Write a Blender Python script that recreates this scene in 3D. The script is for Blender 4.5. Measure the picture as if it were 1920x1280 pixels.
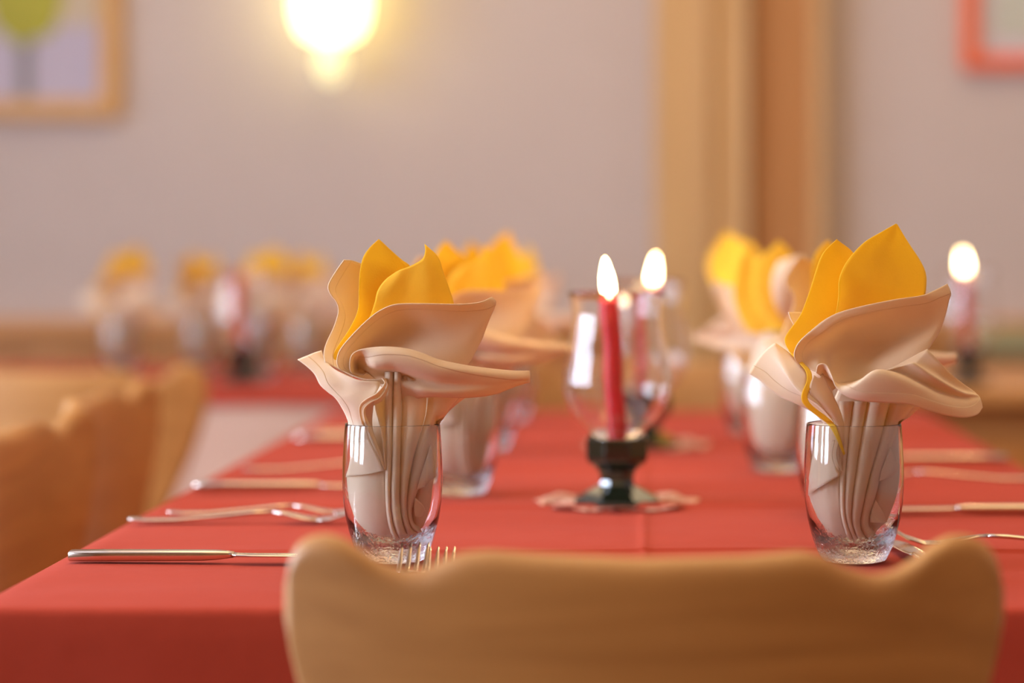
import bpy, bmesh, math, random
from mathutils import Vector, Matrix
random.seed(7)
sc = bpy.context.scene
C = sc.collection
for o in list(bpy.data.objects): bpy.data.objects.remove(o)

# ------------------------------------------------------------------ camera, light, exposure
F = 4533.0                      # 85 mm lens on a 36 mm wide sensor, in pixels of a 1920 px frame
VX, VY, CZ = 1193.0, 459.0, 0.985
FOCUS = 1.785
cd = bpy.data.cameras.new('camera'); cam = bpy.data.objects.new('camera', cd); C.objects.link(cam)
cd.lens = 85; cd.sensor_width = 36; cd.clip_start = 0.05
cd.shift_x = -(VX-960)/1920; cd.shift_y = -(640-VY)/1920
cam.location = (0, 0, CZ); cam.rotation_euler = (math.pi/2, 0, 0)
cd.dof.use_dof = True; cd.dof.focus_distance = FOCUS; cd.dof.aperture_fstop = 2.36
sc.camera = cam
w = bpy.data.worlds.new('world'); sc.world = w; w.use_nodes = True
w.node_tree.nodes['Background'].inputs[0].default_value = (0.75, 0.82, 1, 1)
w.node_tree.nodes['Background'].inputs[1].default_value = 0.6
vs = sc.view_settings
vs.view_transform = 'Standard'; vs.look = 'None'; vs.gamma = 1; vs.use_curve_mapping = False
vs.exposure = 0.06
sc.cycles.max_bounces = 24; sc.cycles.transmission_bounces = 24; sc.cycles.transparent_max_bounces = 24

RX0, RX1, RY0, RY1, RZ = -2.7, 3.0, -2.2, 5.3, 2.7      # room

def area(name, loc, rot, sx, sy, power, col):
    l = bpy.data.lights.new(name, 'AREA'); l.shape = 'RECTANGLE'; l.size = sx; l.size_y = sy
    l.energy = power; l.color = col
    o = bpy.data.objects.new(name, l); C.objects.link(o); o.location = loc; o.rotation_euler = rot
    return o
# daylight through three windows of the left wall and an added fourth, warm lamps under the ceiling
WINS = [(0.55, 1.15), (1.40, 2.00), (2.25, 2.85), (3.30, 4.10)]; WZ0, WZ1 = 0.70, 2.2  # last opening added to cool the back wall and far glasses
for a, b in WINS:
    area('window_daylight', (RX0-0.22, (a+b)/2, (WZ0+WZ1)/2), (0, -math.pi/2, 0), WZ1-WZ0, b-a, 92 if b < 3 else 38, (0.68, 0.79, 1.0))
area('ceiling_lamp_light', (0.1, 1.9, RZ-0.05), (0, 0, 0), 1.6, 2.6, 28, (1.0, 0.64, 0.22))
area('ceiling_lamp_light', (0.3, 4.2, RZ-0.05), (0, 0, 0), 2.6, 1.2, 17, (1.0, 0.76, 0.42))
area('ceiling_lamp_light', (0.6, -0.6, RZ-0.05), (0, 0, 0), 2.6, 1.6, 9, (1.0, 0.66, 0.27))

# ------------------------------------------------------------------ helpers
def at(px, py, D): return Vector(((px-VX)*D/F, D, CZ-(py-VY)*D/F))

def tag(o, label=None, cat=None, group=None, kind=None):
    if label: o['label'] = label
    if cat: o['category'] = cat
    if group: o['group'] = group
    if kind: o['kind'] = kind
    return o

def empty(name, loc, label=None, cat=None, group=None, rz=0):
    o = bpy.data.objects.new(name, None); C.objects.link(o); o.location = loc; o.rotation_euler = (0, 0, rz)
    o.empty_display_size = 0.05
    return tag(o, label, cat, group)

def link(name, me, m, parent=None, loc=None, smooth=True):
    if m is not None:
        me.materials.clear(); me.materials.append(m)
    if smooth:
        for p in me.polygons: p.use_smooth = True
    o = bpy.data.objects.new(name, me); C.objects.link(o)
    if parent: o.parent = parent
    if loc is not None: o.location = loc
    return o

def obj(name, bm, m, parent=None, loc=None, smooth=True):
    me = bpy.data.meshes.new(name); bm.to_mesh(me); bm.free()
    return link(name, me, m, parent, loc, smooth)

def box(bm, c, s, bev=0.0, rot=None):
    r = bmesh.ops.create_cube(bm, size=1.0)
    vs_ = r['verts']
    for v in vs_: v.co = Vector((v.co.x*s[0], v.co.y*s[1], v.co.z*s[2]))
    if bev > 0:
        es = list({e for v in vs_ for e in v.link_edges})
        g = bmesh.ops.bevel(bm, geom=es, offset=bev, segments=2, profile=0.5, affect='EDGES')
        vs_ = list({v for f in g['faces'] for v in f.verts} | {v for v in vs_ if v.is_valid})
    for v in vs_:
        p = v.co.copy()
        if rot is not None: p = rot @ p
        v.co = p + Vector(c)

def boxobj(name, c, s, m, parent=None, bev=0.0, smooth=False):
    bm = bmesh.new(); box(bm, (0, 0, 0), s, bev)
    return obj(name, bm, m, parent, c, smooth)

def lathe(bm, prof, seg=48, cx=0, cy=0, close=False, phase=0, sy=1.0):
    rings = []
    for r, z in prof:
        if r < 1e-6: rings.append([bm.verts.new((cx, cy, z))])
        else: rings.append([bm.verts.new((cx+r*math.cos(phase+2*math.pi*k/seg), cy+sy*r*math.sin(phase+2*math.pi*k/seg), z)) for k in range(seg)])
    n = len(rings)
    for i in range(n if close else n-1):
        a, b = rings[i], rings[(i+1) % n]
        for k in range(seg):
            k2 = (k+1) % seg
            if len(a) == 1 and len(b) == 1: continue
            if len(a) == 1: bm.faces.new((a[0], b[k2], b[k]))
            elif len(b) == 1: bm.faces.new((a[k], a[k2], b[0]))
            else: bm.faces.new((a[k], a[k2], b[k2], b[k]))
    bmesh.ops.recalc_face_normals(bm, faces=bm.faces)

def cr(p0, p1, p2, p3, t):
    return 0.5*((2*p1)+(p2-p0)*t+(2*p0-5*p1+4*p2-p3)*t*t+(3*p1-p0-3*p2+p3)*t*t*t)
def spline(pts, n):
    """n points along the Catmull-Rom curve through pts, uniform in parameter"""
    m = len(pts); out = []
    if m == 2: return [pts[0].lerp(pts[1], k/(n-1)) for k in range(n)]
    for k in range(n):
        s = k/(n-1)*(m-1); i = min(int(s), m-2); t = s-i
        p0 = pts[i-1] if i > 0 else pts[0]*2-pts[1]
        p3 = pts[i+2] if i+2 < m else pts[m-1]*2-pts[m-2]
        out.append(cr(p0, pts[i], pts[i+1], p3, t))
    return out
def interp(xs, ys, x):
    if x <= xs[0]: return ys[0]
    for i in range(len(xs)-1):
        if x <= xs[i+1]:
            t = (x-xs[i])/(xs[i+1]-xs[i]); return ys[i]+(ys[i+1]-ys[i])*t
    return ys[-1]

def loft(bm, rings, cap=True):
    rv = [[bm.verts.new(p) for p in r] for r in rings]
    for a, b in zip(rv[:-1], rv[1:]):
        n = len(a)
        for k in range(n): bm.faces.new((a[k], a[(k+1) % n], b[(k+1) % n], b[k]))
    if cap:
        bm.faces.new(rv[0][::-1]); bm.faces.new(rv[-1])
    bmesh.ops.recalc_face_normals(bm, faces=bm.faces)

def tube(bm, p0, p1, r0, r1, seg=16):
    d = (p1-p0).normalized(); a = d.orthogonal().normalized(); b = d.cross(a)
    loft(bm, [[p+(a*math.cos(2*math.pi*k/seg)+b*math.sin(2*math.pi*k/seg))*r for k in range(seg)] for p, r in ((p0, r0), (p1, r1))])

def copy_tree(o, parent=None):
    c = o.copy(); C.objects.link(c); c.parent = parent
    for ch in o.children: copy_tree(ch, c)
    return c

# ------------------------------------------------------------------ materials
def nt(name):
    m = bpy.data.materials.new(name); m.use_nodes = True
    t = m.node_tree; return m, t, t.nodes['Principled BSDF']
def node(t, typ, **kw):
    n = t.nodes.new(typ)
    for k, v in kw.items():
        if k.startswith('i_'): n.inputs[k[2:].replace('_', ' ')].default_value = v
        else: setattr(n, k, v)
    return n
def plain(name, col, rough=0.5, metal=0.0, spec=0.5, noise=0.0, scale=30, bump=0.0, bscale=400, coat=0):
    m, t, b = nt(name)
    b.inputs['Roughness'].default_value = rough; b.inputs['Metallic'].default_value = metal
    b.inputs['Specular IOR Level'].default_value = spec
    b.inputs['Coat Weight'].default_value = coat
    tc = node(t, 'ShaderNodeTexCoord')
    nz = node(t, 'ShaderNodeTexNoise', i_Scale=scale, i_Detail=4.0); t.links.new(tc.outputs['Object'], nz.inputs['Vector'])
    mx = node(t, 'ShaderNodeMix', data_type='RGBA')
    t.links.new(nz.outputs['Fac'], mx.inputs[0])
    mx.inputs[6].default_value = (*[c*(1-noise) for c in col], 1); mx.inputs[7].default_value = (*[min(1, c*(1+noise)) for c in col], 1)
    t.links.new(mx.outputs[2], b.inputs['Base Color'])
    if bump:
        n2 = node(t, 'ShaderNodeTexNoise', i_Scale=bscale, i_Detail=3.0); t.links.new(tc.outputs['Object'], n2.inputs['Vector'])
        bp = node(t, 'ShaderNodeBump', i_Strength=0.5, i_Distance=bump); t.links.new(n2.outputs['Fac'], bp.inputs['Height'])
        t.links.new(bp.outputs['Normal'], b.inputs['Normal'])
    return m
def wood(name, c1, c2, axis='Z', rough=0.38, scale=1.0, coat=0.25):
    m, t, b = nt(name)
    tc = node(t, 'ShaderNodeTexCoord'); mp = node(t, 'ShaderNodeMapping')
    s = [14*scale]*3; s['XYZ'.index(axis)] = 1.1*scale
    mp.inputs['Scale'].default_value = s
    t.links.new(tc.outputs['Object'], mp.inputs['Vector'])
    nz = node(t, 'ShaderNodeTexNoise', i_Scale=2.2, i_Detail=6.0, i_Distortion=0.8); t.links.new(mp.outputs[0], nz.inputs['Vector'])
    rp = node(t, 'ShaderNodeValToRGB'); t.links.new(nz.outputs['Fac'], rp.inputs[0])
    rp.color_ramp.elements[0].position = 0.3; rp.color_ramp.elements[1].position = 0.72
    rp.color_ramp.elements[0].color = (*c1, 1); rp.color_ramp.elements[1].color = (*c2, 1)
    t.links.new(rp.outputs[0], b.inputs['Base Color'])
    bp = node(t, 'ShaderNodeBump', i_Strength=0.3, i_Distance=0.0004); t.links.new(nz.outputs['Fac'], bp.inputs['Height'])
    t.links.new(bp.outputs['Normal'], b.inputs['Normal'])
    b.inputs['Roughness'].default_value = rough; b.inputs['Coat Weight'].default_value = coat; b.inputs['Coat Roughness'].default_value = 0.25
    return m
def cloth(name, col, trans, trcol, sheen=0.12, spec=0.2, weave=1400, bump=0.00012, hem=False, noise=0.06, soft=0.0):
    m, t, b = nt(name)
    b.inputs['Roughness'].default_value = 0.9; b.inputs['Specular IOR Level'].default_value = spec
    b.inputs['Sheen Weight'].default_value = sheen; b.inputs['Sheen Roughness'].default_value = 0.5
    tc = node(t, 'ShaderNodeTexCoord')
    nz = node(t, 'ShaderNodeTexNoise', i_Scale=60.0, i_Detail=5.0); t.links.new(tc.outputs['Object'], nz.inputs['Vector'])
    mx = node(t, 'ShaderNodeMix', data_type='RGBA'); t.links.new(nz.outputs['Fac'], mx.inputs[0])
    mx.inputs[6].default_value = (*[c*(1-noise) for c in col], 1); mx.inputs[7].default_value = (*[min(1, c*(1+noise)) for c in col], 1)
    t.links.new(mx.outputs[2], b.inputs['Base Color'])
    n2 = node(t, 'ShaderNodeTexNoise', i_Scale=float(weave), i_Detail=2.0); t.links.new(tc.outputs['Object'], n2.inputs['Vector'])
    bp = node(t, 'ShaderNodeBump', i_Strength=0.6, i_Distance=bump); t.links.new(n2.outputs['Fac'], bp.inputs['Height'])
    last = bp
    if soft:
        n3 = node(t, 'ShaderNodeTexNoise', i_Scale=28.0, i_Detail=2.0); t.links.new(tc.outputs['Object'], n3.inputs['Vector'])
        b3 = node(t, 'ShaderNodeBump', i_Strength=0.7, i_Distance=soft); t.links.new(n3.outputs['Fac'], b3.inputs['Height'])
        t.links.new(last.outputs['Normal'], b3.inputs['Normal']); last = b3
    if hem:
        uv = node(t, 'ShaderNodeUVMap'); sx = node(t, 'ShaderNodeSeparateXYZ'); t.links.new(uv.outputs[0], sx.inputs[0])
        mr = node(t, 'ShaderNodeMapRange', interpolation_type='SMOOTHSTEP')
        mr.inputs[1].default_value = 7.2; mr.inputs[2].default_value = 7.9; mr.inputs[3].default_value = 1; mr.inputs[4].default_value = 0
        t.links.new(sx.outputs[1], mr.inputs[0])
        b2 = node(t, 'ShaderNodeBump', i_Strength=0.8, i_Distance=0.0006); t.links.new(mr.outputs[0], b2.inputs['Height'])
        t.links.new(last.outputs['Normal'], b2.inputs['Normal']); last = b2
    t.links.new(last.outputs['Normal'], b.inputs['Normal'])
    if trans:
        tr = node(t, 'ShaderNodeBsdfTranslucent'); tr.inputs[0].default_value = (*trcol, 1)
        ms = node(t, 'ShaderNodeMixShader'); ms.inputs[0].default_value = trans
        t.links.new(b.outputs[0], ms.inputs[1]); t.links.new(tr.outputs[0], ms.inputs[2])
        t.links.new(ms.outputs[0], t.nodes['Material Output'].inputs[0])
    return m
def glassmat(name, rough=0.0, bump=0.0, zlim=None, col=(1, 1, 1), thin_above=None):
    m, t, b = nt(name); t.nodes.remove(b)
    g = node(t, 'ShaderNodeBsdfGlass', i_IOR=1.5, i_Roughness=rough); g.inputs[0].default_value = (*col, 1)
    if bump:
        tc = node(t, 'ShaderNodeTexCoord')
        vz = node(t, 'ShaderNodeTexNoise', i_Scale=170.0, i_Detail=2.0, i_Distortion=1.2); t.links.new(tc.outputs['Object'], vz.inputs['Vector'])
        sx = node(t, 'ShaderNodeSeparateXYZ'); t.links.new(tc.outputs['Object'], sx.inputs[0])
        mr = node(t, 'ShaderNodeMapRange', interpolation_type='SMOOTHSTEP')
        mr.inputs[1].default_value = zlim; mr.inputs[2].default_value = zlim*0.4; mr.inputs[3].default_value = 0; mr.inputs[4].default_value = 1
        t.links.new(sx.outputs[2], mr.inputs[0])
        mu = node(t, 'ShaderNodeMath', operation='MULTIPLY'); t.links.new(vz.outputs['Fac'], mu.inputs[0]); t.links.new(mr.outputs[0], mu.inputs[1])
        bp = node(t, 'ShaderNodeBump', i_Strength=1.0, i_Distance=bump); t.links.new(mu.outputs[0], bp.inputs['Height'])
        t.links.new(bp.outputs['Normal'], g.inputs['Normal'])
    out = t.nodes['Material Output'].inputs[0]
    if thin_above is None:
        t.links.new(g.outputs[0], out); return m
    # thin blown wall: light passes straight, Schlick reflection; below it the solid refracting base
    ge = node(t, 'ShaderNodeNewGeometry'); dt = node(t, 'ShaderNodeVectorMath', operation='DOT_PRODUCT')
    t.links.new(ge.outputs['Normal'], dt.inputs[0]); t.links.new(ge.outputs['Incoming'], dt.inputs[1])
    ab = node(t, 'ShaderNodeMath', operation='ABSOLUTE'); t.links.new(dt.outputs['Value'], ab.inputs[0])
    om = node(t, 'ShaderNodeMath', operation='SUBTRACT'); om.inputs[0].default_value = 1; t.links.new(ab.outputs[0], om.inputs[1])
    pw = node(t, 'ShaderNodeMath', operation='POWER'); t.links.new(om.outputs[0], pw.inputs[0]); pw.inputs[1].default_value = 5
    ma = node(t, 'ShaderNodeMath', operation='MULTIPLY_ADD'); t.links.new(pw.outputs[0], ma.inputs[0]); ma.inputs[1].default_value = 0.9; ma.inputs[2].default_value = 0.045
    tr = node(t, 'ShaderNodeBsdfTransparent'); gl = node(t, 'ShaderNodeBsdfGlossy'); gl.inputs['Roughness'].default_value = 0.0
    m1 = node(t, 'ShaderNodeMixShader'); t.links.new(ma.outputs[0], m1.inputs[0]); t.links.new(tr.outputs[0], m1.inputs[1]); t.links.new(gl.outputs[0], m1.inputs[2])
    tc2 = node(t, 'ShaderNodeTexCoord'); sz = node(t, 'ShaderNodeSeparateXYZ'); t.links.new(tc2.outputs['Object'], sz.inputs[0])
    m3 = node(t, 'ShaderNodeMapRange'); m3.inputs[1].default_value = thin_above-0.006; m3.inputs[2].default_value = thin_above
    m3.inputs[4].default_value = 0.62
    t.links.new(sz.outputs[2], m3.inputs[0])
    m4 = node(t, 'ShaderNodeMath', operation='LESS_THAN'); t.links.new(sz.outputs[2], m4.inputs[0]); m4.inputs[1].default_value = 0.1003
    m5 = node(t, 'ShaderNodeMath', operation='MULTIPLY'); t.links.new(m3.outputs[0], m5.inputs[0]); t.links.new(m4.outputs[0], m5.inputs[1])
    m2 = node(t, 'ShaderNodeMixShader'); t.links.new(m5.outputs[0], m2.inputs[0]); t.links.new(g.outputs[0], m2.inputs[1]); t.links.new(m1.outputs[0], m2.inputs[2])
    t.links.new(m2.outputs[0], out)
    return m
def emit(name, col, s):
    m, t, b = nt(name)
    b.inputs['Base Color'].default_value = (*col, 1)
    b.inputs['Emission Color'].default_value = (*col, 1); b.inputs['Emission Strength'].default_value = s
    return m

M = dict(
    plaster=plain('wall_plaster', (0.57, 0.49, 0.45), 0.9, spec=0.2, noise=0.03, scale=8, bump=0.0006, bscale=120),
    ceil=plain('ceiling_plaster', (0.78, 0.72, 0.66), 0.9, spec=0.2, noise=0.02),
    floor=wood('floor_wood', (0.30, 0.17, 0.08), (0.42, 0.25, 0.12), 'Y', 0.4),
    wains=wood('wainscot_wood', (0.56, 0.25, 0.07), (0.68, 0.33, 0.105), 'X', 0.45, 0.6),
    light_trim=wood('light_trim_wood', (0.56, 0.34, 0.14), (0.66, 0.42, 0.19), 'Z', 0.5, 0.5),
    dark_trim=wood('dark_trim_wood', (0.42, 0.185, 0.058), (0.50, 0.23, 0.078), 'Z', 0.5, 0.5),
    chair=wood('chair_beech', (0.38, 0.17, 0.043), (0.53, 0.26, 0.075), 'X', 0.5, 1.0, 0.1),
    red=cloth('red_tablecloth_fabric', (0.41, 0.055, 0.031), 0, None, sheen=0.015, spec=0.10, weave=900, bump=0.0002, noise=0.05, soft=0.0012),
    white=cloth('white_undercloth_fabric', (0.64, 0.45, 0.36), 0, None, noise=0.03),
    napkin=cloth('beige_napkin_fabric', (0.87, 0.74, 0.55), 0.30, (0.95, 0.62, 0.18), weave=1600, hem=True, noise=0.03),
    paper=cloth('yellow_paper', (0.98, 0.68, 0.07), 0.44, (1.0, 0.72, 0.06), weave=700, bump=0.0003, noise=0.05),
    glass=glassmat('tumbler_glass', bump=0.0014, zlim=0.029),
    chimney=glassmat('lantern_glass'),
    black=plain('black_glazed_glass', (0.008, 0.014, 0.008), 0.08, spec=0.6, coat=0.5),
    wax=plain('red_wax', (0.62, 0.008, 0.015), 0.4, noise=0.05),
    wick=plain('wick', (0.02, 0.015, 0.01), 0.9),
    flame=emit('flame', (1.0, 0.80, 0.42), 26),
    steel=plain('stainless_steel', (0.74, 0.66, 0.58), 0.16, metal=1.0, noise=0.02, scale=80),
    doily=cloth('doily_paper', (0.66, 0.36, 0.25), 0, None, noise=0.05, bump=0.0004, weave=500),
    opal=emit('opal_lamp_glass', (1.0, 0.88, 0.38), 4.6),
    opal2=emit('opal_lamp_nub', (1.0, 0.93, 0.50), 0.72),
    brass=plain('brass', (0.6, 0.4, 0.15), 0.3, metal=1),
    framewood=wood('picture_frame_wood', (0.60, 0.32, 0.09), (0.70, 0.40, 0.13), 'Z', 0.4, 1),
    framered=plain('orange_red_frame_paint', (0.85, 0.15, 0.045), 0.7, noise=0.05),
    mat=plain('picture_mount_card', (0.62, 0.56, 0.60), 0.8, noise=0.02),
    artgrey=plain('picture_print_grey_green', (0.52, 0.54, 0.46), 0.7, noise=0.08, scale=6),
    cush=plain('olive_upholstery', (0.30, 0.27, 0.14), 0.9, noise=0.1, bump=0.0005),
    winframe=plain('white_window_frame_paint', (0.8, 0.8, 0.78), 0.4),
    pane=None,
)
M['wax'].node_tree.nodes['Principled BSDF'].inputs['Subsurface Weight'].default_value = 0.15
M['wax'].node_tree.nodes['Principled BSDF'].inputs['Subsurface Radius'].default_value = (0.012, 0.003, 0.003)

# ------------------------------------------------------------------ the room
def struct(o): o['kind'] = 'structure'; return o
T = 0.15
struct(boxobj('floor', ((RX0+RX1)/2, (RY0+RY1)/2, -0.05), (RX1-RX0, RY1-RY0, 0.1), M['floor']))
struct(boxobj('ceiling', ((RX0+RX1)/2, (RY0+RY1)/2, RZ+0.05), (RX1-RX0, RY1-RY0, 0.1), M['ceil']))
struct(boxobj('wall_back', ((RX0+RX1)/2, RY1+T/2, RZ/2), (RX1-RX0, T, RZ), M['plaster']))
struct(boxobj('wall_front', ((RX0+RX1)/2, RY0-T/2, RZ/2), (RX1-RX0, T, RZ), M['dark_trim']))
struct(boxobj('wall_right', (RX1+T/2, (RY0+RY1)/2, RZ/2), (T, RY1-RY0, RZ), M['plaster']))
bm = bmesh.new()
ys = [RY0]+[v for w_ in WINS for v in w_]+[RY1]
for i in range(0, len(ys), 2):
    box(bm, (RX0-T/2, (ys[i]+ys[i+1])/2, RZ/2), (T, ys[i+1]-ys[i], RZ))
for a, b in WINS:
    box(bm, (RX0-T/2, (a+b)/2, WZ0/2), (T, b-a, WZ0)); box(bm, (RX0-T/2, (a+b)/2, (WZ1+RZ)/2), (T, b-a, RZ-WZ1))
struct(obj('wall_left', bm, M['plaster'], smooth=False))
for i, (a, b) in enumerate(WINS):
    bm = bmesh.new(); yc = (a+b)/2; zc = (WZ0+WZ1)/2
    for y in (a+0.025, b-0.025, yc): box(bm, (RX0-0.07, y, zc), (0.06, 0.05, WZ1-WZ0))
    for z in (WZ0+0.025, WZ1-0.025, zc+0.2): box(bm, (RX0-0.07, yc, z), (0.055, b-a, 0.045))
    struct(obj('window_%d' % (i+1), bm, M['winframe'], smooth=False))  # the last frame belongs to the added opening

# wainscot of the back wall: cap rail and boards, the boards one by one
WD = RY1-0.03
ztop = at(0, 598, WD).z
rail = struct(boxobj('trim_1', ((RX0+RX1)/2, RY1-0.03, ztop-0.02), (RX1-RX0, 0.06, 0.04), M['wains'], bev=0.006))
wp = struct(empty('trim_2', ((RX0+RX1)/2, RY1-0.012, 0)))
me = None; nb = 38; bw = (RX1-RX0)/nb
for k in range(nb):
    if me is None:
        bm = bmesh.new(); box(bm, (0, 0, 0), (bw-0.004, 0.022, ztop-0.045), 0.003)
        me = bpy.data.meshes.new('plank'); bm.to_mesh(me); bm.free(); me.materials.append(M['wains'])
    o = bpy.data.objects.new('plank', me); C.objects.link(o); o.parent = wp
    o.location = (-(RX1-RX0)/2+(k+0.5)*bw, 0.0, (ztop-0.045)/2+0.002)

# pilaster: pale boards with a raised bead, dark board, pale edge strip
def upright(name, x0, x1, dep, m):
    a = at(x0, 0, RY1-dep).x; b = at(x1, 0, RY1-dep).x
    return struct(boxobj(name, ((a+b)/2, RY1-dep/2, RZ/2), (b-a, dep, RZ), M[m], bev=0.004))
upright('trim_3', 1226, 1318, 0.085, 'light_trim')
upright('trim_4', 1318, 1334, 0.10, 'light_trim')
upright('trim_5', 1334, 1388, 0.08, 'light_trim')
upright('trim_6', 1388, 1404, 0.105, 'light_trim')
upright('trim_7', 1408, 1524, 0.065, 'dark_trim')
upright('trim_8', 1524, 1546, 0.075, 'light_trim')

# bench cushion along the wall at the right
bx0 = at(1800, 0, 5.15).x
bench = empty('wall_bench', ((bx0+2.6)/2, 5.1, 0), 'wooden wall bench with olive green back pad below the orange framed picture', 'bench')
L_ = 2.6-bx0
boxobj('seat', (0, -0.08, 0.43), (L_, 0.4, 0.05), M['wains'], bench, 0.01)
boxobj('base', (0, -0.03, 0.2), (L_, 0.3, 0.4), M['wains'], bench, 0.005)
boxobj('back_board', (0, 0.11, 0.63), (L_, 0.03, 0.36), M['wains'], bench, 0.005)
boxobj('back_pad', (0, 0.07, 0.775), (L_-0.02, 0.05, 0.07), M['cush'], bench, 0.018, True)

# ------------------------------------------------------------------ wall lamp
lc = at(620, 0, 5.19)
lz = CZ+(VY-84)*5.19/F
lamp = empty('wall_lamp', (lc.x, 5.19, lz), 'glowing round-bottomed opal glass wall lamp between the pictures', 'lamp')
bm = bmesh.new()
lathe(bm, [(0.0, 0.006), (0.034, 0.009), (0.058, 0.020), (0.070, 0.038), (0.077, 0.065), (0.079, 0.10), (0.079, 0.17), (0.066, 0.2), (0.060, 0.2), (0.0, 0.17)], 40)
obj('glass_shade', bm, M['opal'], lamp)
bm = bmesh.new()
lathe(bm, [(0.0, -0.084), (0.014, -0.080), (0.026, -0.064), (0.032, -0.040), (0.028, -0.014), (0.012, 0.008), (0, 0.008)], 24)
obj('lower_nub', bm, M['opal2'], lamp)  # emissive nub below the bowl
bm = bmesh.new(); box(bm, (0, 0.09, 0.1), (0.06, 0.035, 0.16), 0.006)
obj('wall_plate', bm, M['brass'], lamp)

# ------------------------------------------------------------------ pictures
def picture(name, label, x0, x1, y0, y1, D, fw, fm, inner):
    a = at(x0, y1, D); b = at(x1, y0, D); cx = (a.x+b.x)/2; cz = (a.z+b.z)/2; W = b.x-a.x; H = b.z-a.z
    root = empty(name, (cx, RY1-0.002, cz), label, 'picture')
    bm = bmesh.new()
    for sx in (-1, 1): box(bm, (sx*(W-fw)/2, -0.015, 0), (fw, 0.03, H), 0.004)
    for sz in (-1, 1): box(bm, (0, -0.015, sz*(H-fw)/2), (W-2*fw, 0.028, fw), 0.004)
    obj('frame', bm, fm, root, smooth=False)
    inner(root, W, H, fw)
    return root
def tree_print(root, W, H, fw):
    m, t, b = nt('tree_print')
    tc = node(t, 'ShaderNodeTexCoord'); sx = node(t, 'ShaderNodeSeparateXYZ'); t.links.new(tc.outputs['Object'], sx.inputs[0])
    rp = node(t, 'ShaderNodeValToRGB'); mr = node(t, 'ShaderNodeMapRange')
    mr.inputs[1].default_value = -H/2; mr.inputs[2].default_value = H/2
    t.links.new(sx.outputs[2], mr.inputs[0]); t.links.new(mr.outputs[0], rp.inputs[0])
    e = rp.color_ramp.elements; e[0].position = 0.26; e[0].color = (0.52, 0.47, 0.56, 1); e[1].position = 0.29; e[1].color = (0.60, 0.50, 0.34, 1)
    t.links.new(rp.outputs[0], b.inputs['Base Color']); b.inputs['Roughness'].default_value = 0.7
    boxobj('print', (0, -0.008, 0), (W-2*fw, 0.006, H-2*fw), m, root)
    ox = at(46, 0, 5.28).x-root.location.x; oz = lambda y: at(0, y, 5.28).z-root.location.z
    bm = bmesh.new(); box(bm, (ox, -0.0125, (oz(40)+oz(205))/2), (0.03, 0.002, oz(40)-oz(205)))
    obj('painted_trunk', bm, plain('painted_trunk', (0.24, 0.23, 0.22), 0.8, noise=0.1), root, smooth=False)
    bm = bmesh.new()
    cc = [bm.verts.new((ox+0.085*math.cos(a)*(1+0.06*math.sin(5*a)), -0.0145, oz(-10)+0.105*math.sin(a)*(1+0.05*math.cos(7*a)))) for a in [k*math.pi/20 for k in range(40)]]
    f = bm.faces.new(cc); r = bmesh.ops.extrude_face_region(bm, geom=[f])
    for v in r['geom']:
        if isinstance(v, bmesh.types.BMVert): v.co.y += 0.002
    bmesh.ops.recalc_face_normals(bm, faces=bm.faces)
    obj('painted_crown', bm, plain('painted_crown', (0.42, 0.40, 0.05), 0.8, noise=0.35, scale=25), root, smooth=False)
picture('framed_picture', 'tree picture in a pale wooden frame, left of the wall lamp', -260, 222, -420, 222, 5.27, 0.042, M['framewood'], tree_print)
def grey_print(root, W, H, fw):
    boxobj('mount', (0, -0.006, 0), (W-2*fw, 0.005, H-2*fw), M['mat'], root)
    boxobj('print', (0, -0.0105, 0), (W-2*fw-0.07, 0.003, H-2*fw-0.07), M['artgrey'], root)
picture('framed_picture', 'pale grey green picture in a thin orange-red frame, at the right', 1806, 2260, -430, 130, 5.27, 0.032, M['framered'], grey_print)

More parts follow.
